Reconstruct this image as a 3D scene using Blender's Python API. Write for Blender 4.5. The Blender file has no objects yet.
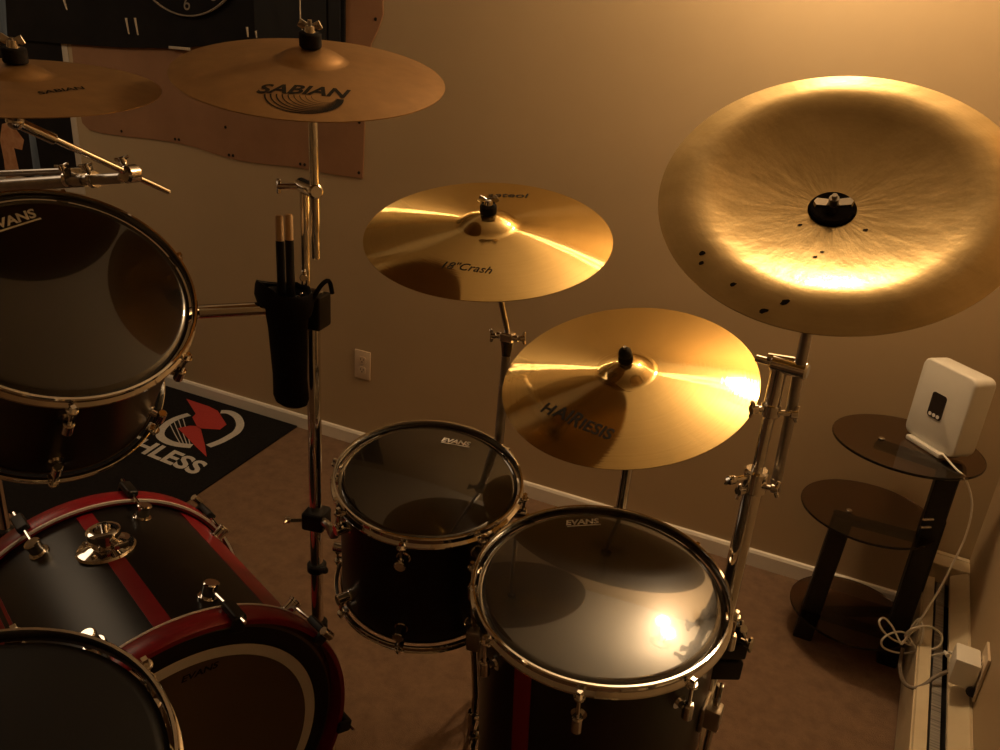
import bpy, bmesh, math, random
from mathutils import Vector as V, Matrix as M
from math import sin, cos, pi, radians, sqrt, atan2
random.seed(4)
SC = bpy.context.scene
COL = SC.collection

# ------------------------------------------------------------------ camera
FPX, ROLL, PITCH, YAW, EYE = 770.0, radians(4.67), radians(21.8), radians(23.4), 1.45
fwd = V((-sin(YAW)*cos(PITCH), cos(YAW)*cos(PITCH), -sin(PITCH)))
r0 = V((cos(YAW), sin(YAW), 0)); u0 = r0.cross(fwd)
RT = r0*cos(ROLL) + u0*sin(ROLL); UP = -r0*sin(ROLL) + u0*cos(ROLL)
EYEP = V((0, 0, EYE))
cd = bpy.data.cameras.new('camera'); cam = bpy.data.objects.new('camera', cd); COL.objects.link(cam)
cd.sensor_width = 36; cd.lens = FPX/1000*36; cd.clip_start = 0.02
mw = M((RT, UP, -fwd)).transposed().to_4x4(); mw.translation = EYEP; cam.matrix_world = mw
SC.camera = cam

def ray(x, y): return RT*(x-500) - UP*(y-375) + fwd*FPX
def at(x, y, Y): d = ray(x, y); return EYEP + d*(Y/d.y)          # photo point on the plane y = Y of the room
def atx(x, y, X): d = ray(x, y); return EYEP + d*(X/d.x)
def atz(x, y, Z): d = ray(x, y); return EYEP + d*((Z-EYE)/d.z)
def onplane(x, y, c, n): d = ray(x, y); return EYEP + d*((V(c)-EYEP).dot(n)/d.dot(n))

# ------------------------------------------------------------------ materials
def lin(h):
    return tuple(((c/255)/12.92 if c/255 <= .04045 else ((c/255+.055)/1.055)**2.4) for c in h) + (1,)
def mat(name, col, rough=.5, metal=0., **k):
    m = bpy.data.materials.new(name); m.use_nodes = True
    b = m.node_tree.nodes['Principled BSDF']
    b.inputs['Base Color'].default_value = (*col[:3], 1); b.inputs['Roughness'].default_value = rough
    b.inputs['Metallic'].default_value = metal
    for a, v in k.items(): b.inputs[a.replace('_', ' ')].default_value = v
    return m
def N(m, t, **k):
    n = m.node_tree.nodes.new(t)
    for a, v in k.items(): setattr(n, a, v)
    return n
def noisy(m, c1, c2, scale, bump=0., bscale=None, detail=6, dist=.002, rough=.6, stretch=None):
    L = m.node_tree.links.new; b = m.node_tree.nodes['Principled BSDF']
    tc = N(m, 'ShaderNodeTexCoord'); nz = N(m, 'ShaderNodeTexNoise'); nz.inputs['Scale'].default_value = scale
    nz.inputs['Detail'].default_value = detail; nz.inputs['Roughness'].default_value = rough
    src = tc.outputs['Object']
    if stretch:
        mp = N(m, 'ShaderNodeMapping'); mp.inputs['Scale'].default_value = stretch; L(src, mp.inputs['Vector']); src = mp.outputs['Vector']
    L(src, nz.inputs['Vector'])
    cr = N(m, 'ShaderNodeValToRGB'); cr.color_ramp.elements[0].position = .32; cr.color_ramp.elements[1].position = .68
    cr.color_ramp.elements[0].color = (*c1[:3], 1); cr.color_ramp.elements[1].color = (*c2[:3], 1)
    L(nz.outputs['Fac'], cr.inputs['Fac']); L(cr.outputs['Color'], b.inputs['Base Color'])
    if bump:
        n2 = N(m, 'ShaderNodeTexNoise'); n2.inputs['Scale'].default_value = bscale or scale*4; n2.inputs['Detail'].default_value = 3
        L(src, n2.inputs['Vector'])
        bp = N(m, 'ShaderNodeBump'); bp.inputs['Strength'].default_value = bump; bp.inputs['Distance'].default_value = dist
        L(n2.outputs['Fac'], bp.inputs['Height']); L(bp.outputs['Normal'], b.inputs['Normal'])
    return m

M_wall = noisy(mat('wall_paint', (.46, .35, .208), .55), (.445, .338, .20), (.475, .362, .216), 2.5, .05, 160, dist=.001)
M_ceil = noisy(mat('ceiling_paint', (.82, .79, .72), .8), (.8, .77, .7), (.84, .81, .74), 3, .1, 90)
M_trim = noisy(mat('white_trim_paint', (.82, .78, .7), .4), (.79, .75, .67), (.84, .80, .72), 9)
M_carpet = noisy(mat('brown_carpet', (.3, .2, .13), .95), (.195, .116, .068), (.295, .182, .108), 22, 1.0, 520, detail=9, dist=.006, rough=.72)
M_chrome = noisy(mat('chrome', (.78, .76, .73), .06, 1.), (.74, .72, .69), (.82, .80, .77), 30)
M_steel = noisy(mat('dull_steel', (.45, .43, .41), .3, 1.), (.40, .38, .36), (.5, .48, .45), 60)
M_black = noisy(mat('black_plastic', (.012, .011, .011), .45, Specular_IOR_Level=.3), (.010, .009, .009), (.016, .015, .014), 40)
M_felt = noisy(mat('black_felt', (.012, .010, .010), .95, Specular_IOR_Level=.15), (.008, .007, .007), (.02, .017, .016), 200)
M_fabric = noisy(mat('black_nylon', (.010, .009, .009), .85, Specular_IOR_Level=.15), (.007, .006, .006), (.015, .013, .013), 300, .4, 700, dist=.001)
M_shell = noisy(mat('black_shell_wrap', (.010, .009, .009), .32, Specular_IOR_Level=.38), (.010, .0085, .0085), (.014, .012, .012), 15)
M_red = noisy(mat('red_lacquer', (.25, .008, .016), .33), (.23, .007, .015), (.27, .009, .018), 18)
M_line = noisy(mat('silver_inlay', (.7, .65, .6), .45), (.66, .61, .56), (.74, .69, .64), 40)
M_head = noisy(mat('smoke_black_head', (.010, .009, .009), .22, Specular_IOR_Level=.45, Coat_Weight=1., Coat_IOR=1.62, Coat_Roughness=.04), (.009, .008, .008), (.012, .011, .0105), 3)
M_headmatte = noisy(mat('matte_black_head', (.011, .011, .0125), .45, Specular_IOR_Level=.2), (.010, .010, .0115), (.012, .012, .0135), 4)
M_clear = noisy(mat('brown_film_head', (.15, .105, .072), .2), (.14, .098, .067), (.16, .112, .077), 3)
M_white = noisy(mat('white_print', (.84, .82, .78), .5), (.82, .80, .76), (.86, .84, .80), 50)
M_ink = noisy(mat('black_ink', (.012, .010, .008), .6, Specular_IOR_Level=.1), (.009, .007, .006), (.018, .014, .011), 80)
M_wood = noisy(mat('pale_hickory', (.62, .42, .22), .5), (.55, .36, .18), (.68, .47, .26), 60, stretch=(6, 6, .6))
M_router = noisy(mat('white_router_plastic', (.68, .66, .60), .35), (.66, .64, .58), (.70, .68, .62), 10)
M_screen = noisy(mat('dark_router_panel', (.03, .022, .018), .25), (.026, .019, .016), (.034, .025, .02), 20)
M_heater = noisy(mat('beige_heater_paint', (.55, .47, .32), .4), (.52, .44, .30), (.58, .5, .35), 14)
M_fin = noisy(mat('aluminium_fins', (.45, .44, .42), .45, .8), (.2, .19, .18), (.55, .53, .5), 260, stretch=(.02, 1, .02))
M_slot = mat('dark_slot', (.012, .010, .009), .8)
M_rug = noisy(mat('black_rug', (.010, .0095, .0095), .9, Specular_IOR_Level=.1), (.007, .0065, .0065), (.014, .013, .013), 120, .5, 500, dist=.002)
M_rugwhite = noisy(mat('rug_white', (.52, .5, .47), .9), (.46, .44, .41), (.58, .56, .52), 120, .4, 500, dist=.002)
M_rugred = noisy(mat('rug_red', (.40, .035, .03), .9), (.36, .03, .026), (.44, .04, .034), 120, .4, 500, dist=.002)
M_hide = noisy(mat('brown_leather', (.30, .155, .075), .7), (.27, .138, .066), (.33, .172, .085), 5, .2, 60)
M_poster = noisy(mat('black_poster', (.010, .009, .010), .6, Specular_IOR_Level=.1), (.008, .0075, .008), (.013, .012, .013), 7)
M_slate = noisy(mat('slate_panel', (.02, .021, .024), .5, Specular_IOR_Level=.2), (.017, .018, .021), (.024, .025, .028), 6)
M_paper = noisy(mat('cream_paper', (.55, .48, .38), .7), (.52, .45, .35), (.58, .51, .41), 30)
M_skin = noisy(mat('poster_orange', (.45, .22, .10), .6), (.36, .15, .06), (.52, .28, .14), 25)
M_blue = noisy(mat('poster_blue', (.10, .14, .19), .6), (.06, .09, .13), (.16, .21, .27), 20, stretch=(1, 1, .2))
M_dim = noisy(mat('faded_paint', (.26, .22, .17), .6), (.22, .19, .145), (.3, .25, .195), 30)
M_cord = noisy(mat('white_cord', (.75, .72, .64), .45), (.72, .69, .61), (.78, .75, .67), 40)
M_greycord = noisy(mat('grey_cable', (.16, .13, .10), .5), (.13, .105, .08), (.19, .155, .12), 40)
M_ivory = noisy(mat('ivory_outlet', (.62, .5, .36), .4), (.60, .48, .345), (.64, .52, .375), 20)
M_cavity = noisy(mat('chrome_dark', (.25, .24, .23), .2, 1.), (.22, .21, .2), (.28, .27, .26), 30)

def glass_mat():
    m = bpy.data.materials.new('smoked_glass'); m.use_nodes = True
    b = m.node_tree.nodes['Principled BSDF']
    b.inputs['Base Color'].default_value = (.36, .25, .17, 1); b.inputs['Roughness'].default_value = .03
    b.inputs['Transmission Weight'].default_value = 1; b.inputs['IOR'].default_value = 1.45
    nz = N(m, 'ShaderNodeTexNoise'); nz.inputs['Scale'].default_value = 3
    cr = N(m, 'ShaderNodeValToRGB'); cr.color_ramp.elements[0].color = (.34, .235, .16, 1); cr.color_ramp.elements[1].color = (.38, .265, .18, 1)
    m.node_tree.links.new(nz.outputs['Fac'], cr.inputs['Fac']); m.node_tree.links.new(cr.outputs['Color'], b.inputs['Base Color'])
    return m
M_glass = glass_mat()

def bronze(name, c1, c2, r_sharp, r_wide, wide=.6, aniso=.85, hammer=0., groove=.15, mottled=False):
    """lathed bronze: a clear reflection plus a wide one stretched across the turning grooves"""
    m = bpy.data.materials.new(name); m.use_nodes = True; nt = m.node_tree; L = nt.links.new
    out = nt.nodes['Material Output']; b = nt.nodes['Principled BSDF']; nt.nodes.remove(b)
    tc = N(m, 'ShaderNodeTexCoord')
    sep = N(m, 'ShaderNodeSeparateXYZ'); L(tc.outputs['Object'], sep.inputs[0])
    com = N(m, 'ShaderNodeCombineXYZ'); L(sep.outputs[0], com.inputs[0]); L(sep.outputs[1], com.inputs[1])
    ln = N(m, 'ShaderNodeVectorMath', operation='LENGTH'); L(com.outputs[0], ln.inputs[0])
    n1 = N(m, 'ShaderNodeTexNoise', noise_dimensions='1D'); n1.inputs['Scale'].default_value = 260; n1.inputs['Detail'].default_value = 3
    L(ln.outputs['Value'], n1.inputs['W'])
    n2 = N(m, 'ShaderNodeTexNoise'); n2.inputs['Scale'].default_value = 14; n2.inputs['Detail'].default_value = 5
    L(tc.outputs['Object'], n2.inputs['Vector'])
    mx = N(m, 'ShaderNodeMath', operation='ADD'); mx.use_clamp = True
    s1 = N(m, 'ShaderNodeMath', operation='MULTIPLY'); s1.inputs[1].default_value = .12 if mottled else .5; L(n1.outputs['Fac'], s1.inputs[0])
    s2 = N(m, 'ShaderNodeMath', operation='MULTIPLY'); s2.inputs[1].default_value = .88 if mottled else .5; L(n2.outputs['Fac'], s2.inputs[0])
    L(s1.outputs[0], mx.inputs[0]); L(s2.outputs[0], mx.inputs[1])
    cr = N(m, 'ShaderNodeValToRGB'); cr.color_ramp.elements[0].position = .3; cr.color_ramp.elements[1].position = .7
    cr.color_ramp.elements[0].color = (*c1, 1); cr.color_ramp.elements[1].color = (*c2, 1); L(mx.outputs[0], cr.inputs['Fac'])
    bp = N(m, 'ShaderNodeBump'); bp.inputs['Strength'].default_value = groove; bp.inputs['Distance'].default_value = .0006
    L(n1.outputs['Fac'], bp.inputs['Height']); nrm = bp.outputs['Normal']
    if hammer:
        n3 = N(m, 'ShaderNodeTexNoise'); n3.inputs['Scale'].default_value = 1.; n3.inputs['Detail'].default_value = 4
        dv = N(m, 'ShaderNodeVectorMath', operation='NORMALIZE'); L(com.outputs[0], dv.inputs[0])
        ds = N(m, 'ShaderNodeVectorMath', operation='SCALE'); L(dv.outputs[0], ds.inputs[0]); ds.inputs['Scale'].default_value = 4.5
        cz = N(m, 'ShaderNodeCombineXYZ'); mr = N(m, 'ShaderNodeMath', operation='MULTIPLY'); mr.inputs[1].default_value = 26; L(ln.outputs['Value'], mr.inputs[0]); L(mr.outputs[0], cz.inputs[2])
        da = N(m, 'ShaderNodeVectorMath', operation='ADD'); L(ds.outputs[0], da.inputs[0]); L(cz.outputs[0], da.inputs[1])
        L(da.outputs[0], n3.inputs['Vector'])
        b2 = N(m, 'ShaderNodeBump'); b2.inputs['Strength'].default_value = hammer; b2.inputs['Distance'].default_value = .006
        L(n3.outputs['Fac'], b2.inputs['Height']); L(nrm, b2.inputs['Normal']); nrm = b2.outputs['Normal']
    tg = N(m, 'ShaderNodeTangent', direction_type='RADIAL', axis='Z')
    def g(r, an):
        q = N(m, 'ShaderNodeBsdfAnisotropic'); q.inputs['Roughness'].default_value = r; q.inputs['Anisotropy'].default_value = an
        L(cr.outputs['Color'], q.inputs['Color']); L(nrm, q.inputs['Normal']); L(tg.outputs[0], q.inputs['Tangent']); return q
    a, c = g(r_sharp, 0.), g(r_wide, aniso)
    ms = N(m, 'ShaderNodeMixShader'); ms.inputs[0].default_value = wide
    L(a.outputs[0], ms.inputs[1]); L(c.outputs[0], ms.inputs[2]); L(ms.outputs[0], out.inputs['Surface'])
    return m
M_bronze = bronze('lathed_bronze', (.68, .50, .21), (.78, .58, .26), .055, .27, .42, aniso=1.)
M_bronzedull = noisy(mat('aged_bronze', (.38, .225, .095), .40, .75), (.34, .20, .085), (.42, .25, .105), 30)
M_china = bronze('hammered_bronze', (.50, .385, .195), (.64, .505, .275), .10, .34, .42, aniso=.2, hammer=.2, groove=.05, mottled=True)

# ------------------------------------------------------------------ mesh helpers
class MB:
    def __init__(s): s.bm = bmesh.new()
    def lathe(s, prof, seg=64, mx=None, close=False, ang=None):
        """prof: (r, z) list turned about z; ang=(a0, a1) for an open arc"""
        bm = s.bm; rings = []
        full = ang is None; cnt = seg if full else seg+1
        a0, a1 = (0, 2*pi) if full else ang
        for r, z in prof:
            if r < 1e-7: rings.append([bm.verts.new((0, 0, z))]); continue
            rings.append([bm.verts.new((r*cos(a0+(a1-a0)*i/seg), r*sin(a0+(a1-a0)*i/seg), z)) for i in range(cnt)])
        prs = list(zip(rings, rings[1:])) + ([(rings[-1], rings[0])] if close else [])
        for A, B in prs:
            for i in range(seg):
                j = (i+1) % cnt
                if len(A) == 1 and len(B) == 1: continue
                if len(A) == 1: f = (A[0], B[j], B[i])
                elif len(B) == 1: f = (A[i], A[j], B[0])
                else: f = (A[i], A[j], B[j], B[i])
                try: bm.faces.new(f)
                except ValueError: pass
        if not full and close:
            for e in (0, -1):
                try: bm.faces.new([r[e] for r in rings])
                except ValueError: pass
        if mx is not None:
            for rg in rings:
                for v in rg: v.co = mx @ v.co
        return s
    def cyl(s, a, b, r, r2=None, seg=16, bev=0.):
        a, b = V(a), V(b); d = b-a; h = d.length
        q = V((0, 0, 1)).rotation_difference(d.normalized()).to_matrix().to_4x4(); q.translation = a
        r2 = r if r2 is None else r2; e = min(bev, r*.5, h*.4)
        p = [(0, 0), (r-e, 0), (r, e), (r2, h-e), (r2-e, h), (0, h)] if e else [(0, 0), (r, 0), (r2, h), (0, h)]
        return s.lathe(p, seg, q)
    def tube(s, pts, r, seg=10, smooth=0, caps=True):
        pts = [V(p) for p in pts]
        if smooth: pts = spline(pts, smooth)
        bm = s.bm; prev = None; rings = []
        for i, p in enumerate(pts):
            t = (pts[min(i+1, len(pts)-1)] - pts[max(i-1, 0)]).normalized()
            if prev is None:
                n = t.orthogonal().normalized()
            else:
                n = (prev - t*prev.dot(t)); n = n.normalized() if n.length > 1e-6 else t.orthogonal().normalized()
            prev = n; b = t.cross(n); rr = r[i] if isinstance(r, (list, tuple)) else r
            rings.append([bm.verts.new(p + (n*cos(2*pi*k/seg) + b*sin(2*pi*k/seg))*rr) for k in range(seg)])
        for A, B in zip(rings, rings[1:]):
            for k in range(seg): bm.faces.new((A[k], A[(k+1) % seg], B[(k+1) % seg], B[k]))
        if caps: bm.faces.new(rings[0][::-1]); bm.faces.new(rings[-1])
        return s
    def box(s, size, mx=None, bev=0., segs=2):
        g = bmesh.ops.create_cube(s.bm, size=1)
        vs = g['verts']
        for v in vs: v.co = V((v.co.x*size[0], v.co.y*size[1], v.co.z*size[2]))
        if bev:
            es = list({e for v in vs for e in v.link_edges})
            g2 = bmesh.ops.bevel(s.bm, geom=es, offset=bev, segments=segs, affect='EDGES', profile=.6)
            vs = list({v for f in g2['faces'] for v in f.verts} | {v for v in vs if v.is_valid})
            seen = set(vs); st = list(vs)
            while st:
                v = st.pop()
                for e in v.link_edges:
                    o = e.other_vert(v)
                    if o not in seen: seen.add(o); st.append(o)
            vs = list(seen)
        if mx is not None:
            if not isinstance(mx, M): mx = M.Translation(mx)
            for v in vs: v.co = mx @ v.co
        return s
    def aabb(s, lo, hi, bev=0.):
        lo, hi = V(lo), V(hi); return s.box(hi-lo, (lo+hi)/2, bev)
    def sphere(s, c, r, sc=(1, 1, 1), seg=16):
        g = bmesh.ops.create_uvsphere(s.bm, u_segments=seg, v_segments=max(8, seg//2), radius=r)
        for v in g['verts']: v.co = V((v.co.x*sc[0], v.co.y*sc[1], v.co.z*sc[2])) + V(c)
        return s
    def prism(s, poly, h, mx=None):
        """outline in xy raised from z=0 to z=h"""
        bm = s.bm
        a = [bm.verts.new((x, y, 0)) for x, y in poly]; b = [bm.verts.new((x, y, h)) for x, y in poly]
        bm.faces.new(a[::-1]); bm.faces.new(b); k = len(poly)
        for i in range(k): bm.faces.new((a[i], a[(i+1) % k], b[(i+1) % k], b[i]))
        if mx is not None:
            for v in a+b: v.co = mx @ v.co
        return s
    def loft(s, rings):
        bm = s.bm; R = [[bm.verts.new(p) for p in r] for r in rings]; k = len(R[0])
        for A, B in zip(R, R[1:]):
            for i in range(k): bm.faces.new((A[i], A[(i+1) % k], B[(i+1) % k], B[i]))
        bm.faces.new(R[0][::-1]); bm.faces.new(R[-1]); return s
    def text(s, body, fn, shear=0., bold=0.):
        """lettering scaled to unit width; fn maps (u, v) to a point"""
        for vs, fs in [glyphs(body, shear, bold)]:
            nv = [s.bm.verts.new(fn(u, v)) for u, v in vs]
            for f in fs:
                try: s.bm.faces.new([nv[i] for i in f])
                except ValueError: pass
        return s
    def go(s, name, m, parent=None, smooth=True, sharp=35, loc=None):
        bmesh.ops.recalc_face_normals(s.bm, faces=s.bm.faces)
        me = bpy.data.meshes.new(name)
        for f in s.bm.faces: f.smooth = smooth
        if smooth:
            for e in s.bm.edges:
                if len(e.link_faces) == 2 and e.calc_face_angle(0) > radians(sharp): e.smooth = False
        s.bm.to_mesh(me); s.bm.free()
        me.materials.append(m)
        o = bpy.data.objects.new(name, me); COL.objects.link(o)
        if parent is not None: o.parent = parent
        if loc is not None: o.location = loc
        return o

def spline(p, k):
    out = []
    for i in range(len(p)-1):
        a, b, c, d = p[max(i-1, 0)], p[i], p[i+1], p[min(i+2, len(p)-1)]
        for j in range(k):
            t = j/k
            out.append(.5*((2*b) + (c-a)*t + (2*a-5*b+4*c-d)*t*t + (3*b-a-3*c+d)*t**3))
    return out + [p[-1]]

_g = {}
def glyphs(body, shear=0., bold=0.):
    key = (body, shear, bold)
    if key in _g: return _g[key]
    cu = bpy.data.curves.new('lettering', 'FONT'); cu.body = body; cu.shear = shear; cu.offset = bold; cu.resolution_u = 4
    o = bpy.data.objects.new('lettering', cu); COL.objects.link(o)
    dg = bpy.context.evaluated_depsgraph_get(); dg.update()
    me = bpy.data.meshes.new_from_object(o.evaluated_get(dg))
    vs = [(v.co.x, v.co.y) for v in me.vertices]; fs = [tuple(p.vertices) for p in me.polygons]
    bpy.data.objects.remove(o); bpy.data.curves.remove(cu); bpy.data.meshes.remove(me)
    x0 = min(v[0] for v in vs); x1 = max(v[0] for v in vs); w = x1-x0
    _g[key] = ([((x-x0)/w, y/w) for x, y in vs], fs)
    return _g[key]

def tag(o, label, cat, group=None):
    o['label'] = label; o['category'] = cat
    if group: o['group'] = group
    return o
def thing(name, label, cat, mx, group=None):
    o = bpy.data.objects.new(name, None); COL.objects.link(o); o.empty_display_size = .05
    if isinstance(mx, M): o.matrix_world = mx
    else: o.location = mx
    return tag(o, label, cat, group)
def struct(o): o['kind'] = 'structure'; return o
def frame(c, n, xref=None):
    n = V(n).normalized(); x = V(xref if xref is not None else RT); x = (x - n*x.dot(n)).normalized()
    m = M((x, n.cross(x), n)).transposed().to_4x4(); m.translation = V(c); return m

# ------------------------------------------------------------------ the room
WY, WX, WL, WF, H = 2.314, .515, -4.6, -2.6, 2.42
struct(MB().aabb((WL-.1, WF-.1, -.1), (WX+.1, WY+.1, 0)).go('floor', M_carpet, smooth=False))
struct(MB().aabb((WL-.1, WF-.1, H), (WX+.1, WY+.1, H+.1)).go('ceiling', M_ceil, smooth=False))
struct(MB().aabb((WL-.1, WY, 0), (WX+.1, WY+.1, H)).go('wall_back', M_wall, smooth=False))
RW = M.Translation((.525, WY, 0)) @ M.Rotation(radians(-4.3), 4, 'Z')            # the right wall runs a little out of square
b = MB(); b.box((.1, 5.2, H), RW @ M.Translation((.05, -2.55, H/2))); struct(b.go('wall_right', M_wall, smooth=False))
struct(MB().aabb((WL-.1, WF-.1, 0), (WL, WY, H)).go('wall_left', M_wall, smooth=False))
struct(MB().aabb((WL, WF-.1, 0), (WX, WF, H)).go('wall_front', M_wall, smooth=False))
def board(name, a, b, inward):
    a, b = V(a), V(b); d = (b-a).normalized(); mx = M((V(inward), V((0, 0, 1)), d)).transposed().to_4x4(); mx.translation = a
    struct(MB().prism([(0, 0), (.013, 0), (.013, .048), (.009, .056), (0, .058)], (b-a).length, mx).go(name, M_trim, smooth=False))
board('baseboard_back', (WL, WY, 0), (.43, WY, 0), (0, -1, 0))
board('baseboard_left', (WL, WF, 0), (WL, WY-.014, 0), (1, 0, 0))

# ------------------------------------------------------------------ cymbals
def profile(Rr, rb, hb, hbow, th=.0012, hole=.0055, k=24):
    """height above the rim plane at radius r"""
    def z(r):
        if r >= rb: return hbow*(1-((r-rb)/(Rr-rb))**1.35)
        return hbow + hb*(1-(r/rb)**2.6)
    rs = [hole] + [hole+(rb-hole)*i/8 for i in range(1, 9)] + [rb+(Rr-rb)*i/k for i in range(1, k+1)]
    return z, [(r, z(r)) for r in rs], th
def cymbal(name, label, cat, c, n, prof, m, group=None):
    z, top, th = prof
    b = MB(); b.lathe(top + [(r, zz-th) for r, zz in reversed(top)], 128, close=True)
    o = b.go(name, m, sharp=50); o.matrix_world = frame(c, n); return tag(o, label, cat, group)
def on_cymbal(o, z, x, y):
    """photo point -> (x, y) in the cymbal's own frame on its bowed face"""
    mi = o.matrix_world.inverted(); a = mi @ EYEP; d = (mi.to_3x3() @ ray(x, y)).normalized(); zz = .01
    for _ in range(8):
        t = (zz-a.z)/d.z; p = a+d*t; zz = z(min(p.xy.length, .25))
    return p
def cym_text(o, z, body, A, B, hs=1., shear=0., bold=0., m=None, bow=0.):
    a, b = on_cymbal(o, z, *A).xy, on_cymbal(o, z, *B).xy; u = b-a; v = V((-u.y, u.x))
    def fn(s, t):
        p = a + u*s + v*(t*hs + bow*(1-(2*s-1)**2))
        return V((p.x, p.y, z(p.length)+.0006))
    return fn, MB().text(body, fn, shear, bold)

sab_c, sab_n = V((-.792, 1.017, 1.416)), V((.143, -.215, .966))
P = profile(.2032, .052, .017, .022)
sab = cymbal('crash_cymbal', 'tarnished bronze crash cymbal lettered SABIAN, on the tall stand at upper left', 'cymbal', sab_c, sab_n, P, M_bronzedull)
sab_z = P[0]
_, t = cym_text(sab, P[0], 'SABIAN', (256, 93), (351, 99), 1.0, .35, .03)
lo = t.go('logo', M_ink, sab, smooth=False)
b = MB()                                                     # the disc of fine arcs under the word
a0 = on_cymbal(sab, P[0], 264, 94); a1 = on_cymbal(sab, P[0], 344, 100); mid = (a0.xy+a1.xy)/2; ux = (a1.xy-a0.xy)/2; vy = V((ux.y, -ux.x))
for k in range(9):
    s = 1-k*.085; cx = mid + ux*(k*.085*.72)
    for i in range(36):
        q = []
        for th, w in ((pi*i/36, 1), (pi*(i+1)/36, 1), (pi*(i+1)/36, .955), (pi*i/36, .955)):
            p = cx + ux*(cos(th)*s*w) + vy*(sin(th)*s*w*.9); q.append(b.bm.verts.new((p.x, p.y, P[0](p.length)+.0006)))
        b.bm.faces.new(q)
b.go('arc_emblem', M_ink, sab, smooth=False)

a_c, a_n = V((-.567, 1.209, 1.177)), V((.062, -.278, .959))
P = profile(.216, .052, .018, .021); a_z = P[0]
ca = cymbal('crash_cymbal', 'bright golden crash cymbal lettered Crash, below and right of the SABIAN cymbal', 'cymbal', a_c, a_n, P, M_bronze)
cym_text(ca, P[0], 'seteol', (487, 197), (530, 198), 1.1, .3, .01)[1].go('logo', M_ink, ca, smooth=False)
cym_text(ca, P[0], '18"Crash', (441, 268), (491, 274), 1.1, .3, .0)[1].go('logo', M_ink, ca, smooth=False)

b_c, b_n = V((-.304, 1.28, .945)), V((-.094, -.344, .934))
P = profile(.2286, .050, .020, .018); b_z = P[0]
cb = cymbal('crash_cymbal', 'bright golden cymbal lettered HAIRIESIS, lowest of the cymbals, behind the floor tom', 'cymbal', b_c, b_n, P, M_bronze)
for s, A, B, h in (('H', (540, 411), (549, 415), 1.0), ('AI', (551, 415), (567, 421), .95), ('R', (567, 423), (577, 428), 1.15),
                   ('IESIS', (578, 428), (609, 440), 1.0)):
    cym_text(cb, P[0], s, A, B, h, 0., .025)[1].go('logo', M_ink, cb, smooth=False)

CK = .91
c_c, c_n = V((-.0258, 1.0204, 1.3410)), V((-.008, -.633, .769))
def zch(r):
    if r < .031: return -.024 + .022*max(0, (r-.018)/.013)
    q = -.002; k = 120; a = .031; h = (r-a)/k
    for i in range(k):
        x = a+(i+.5)*h; t = min(1, max(0, (x-.152)/.052)); q += h*(2.9*min(x, .158)*(1-t*t*(3-2*t)) - .22*t*t*(3-2*t))
    return q
z_edge = zch(.2286)
rs = [.0055, .012, .018, .0215, .025, .028, .031, .034] + [.034+.1946*i/48 for i in range(1, 49)]
top = [(r*CK, (zch(r)-z_edge)*CK) for r in rs]
c_z = lambda r: (zch(r/CK)-z_edge)*CK
cc = cymbal('china_cymbal', 'large hammered bronze china cymbal with upturned rim, highest at right', 'cymbal', c_c, c_n, (c_z, top, .0012), M_china)
for x, y, s in ((702, 253, 3), (701, 263, 2.4), (764, 311, 3), (785, 302, 3.4), (733, 285, 2.4), (815, 257, 2), (822, 252, 1.8), (800, 225, 2), (866, 230, 2)):
    b = MB(); p = on_cymbal(cc, c_z, x, y).xy; s = s*.0011; q = []
    for k in range(9):
        th = 2*pi*k/9; rr = s*(.6+.6*random.random()); w = p + V((cos(th)*rr*1.5, sin(th)*rr)); q.append(b.bm.verts.new((w.x, w.y, c_z(w.length)+.0006)))
    b.bm.faces.new(q); b.go('tarnish_spot', M_ink, cc, smooth=False)

l_c, l_n = V((-1.139, .790, 1.372)), V((.107, -.116, .987))
P = profile(.190, .046, .015, .014); l_z = P[0]
cl = cymbal('ride_cymbal', 'dull bronze cymbal cut off by the left edge, above the large rack tom', 'cymbal', l_c, l_n, P, M_bronzedull)
cym_text(cl, P[0], 'SABIAN', (40, 95), (88, 89), .8, .3, .02)[1].go('logo', M_ink, cl, smooth=False)

# ------------------------------------------------------------------ drums
def hoop_mb(Rr, flip=False):
    s = -1 if flip else 1
    p = [(Rr-.0055, -.003), (Rr-.0045, 0), (Rr-.0015, 0), (Rr, -.002), (Rr-.0012, -.004), (Rr-.0030, -.005), (Rr-.0030, -.0125), (Rr-.0005, -.0145),
         (Rr+.002, -.0165), (Rr+.0025, -.0190), (Rr+.001, -.020), (Rr-.003, -.0185), (Rr-.0055, -.0165)]
    return MB().lathe([(r, z*s) for r, z in p], 96, close=True)
def lug_mb(Rs, z, th, up):
    """barrel lug: radial post and upright barrel with a swivel collar"""
    b = MB(); d = V((cos(th), sin(th), 0)); p = d*Rs + V((0, 0, z)); q = d*(Rs+.019) + V((0, 0, z))
    b.cyl(p-d*.001, p+d*.003, .011, seg=16); b.cyl(p, q, .0055, seg=12)
    b.cyl(q-V((0, 0, .013)), q+V((0, 0, .013)), .0075, seg=16, bev=.0015); b.cyl(q+V((0, 0, .011*up)), q+V((0, 0, .016*up)), .0055, seg=12)
    return b
def rod_mb(Rs, z0, z1, th):
    b = MB(); d = V((cos(th), sin(th), 0)); p = d*(Rs+.019); up = 1 if z1 > z0 else -1
    b.cyl(p+V((0, 0, z0)), p+V((0, 0, z1)), .0028, seg=8)
    b.cyl(p+V((0, 0, z1-.004*up)), p+V((0, 0, z1+.001*up)), .0075, seg=14, bev=.0012)
    b.cyl(p+V((0, 0, z1+.001*up)), p+V((0, 0, z1+.010*up)), .0042, seg=4)
    w = d*(Rs+.012)+V((0, 0, z1-.004*up)); b.box((.014, .016, .0035), M.Translation(w) @ M.Rotation(th, 4, 'Z'), .001)
    return b
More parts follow.
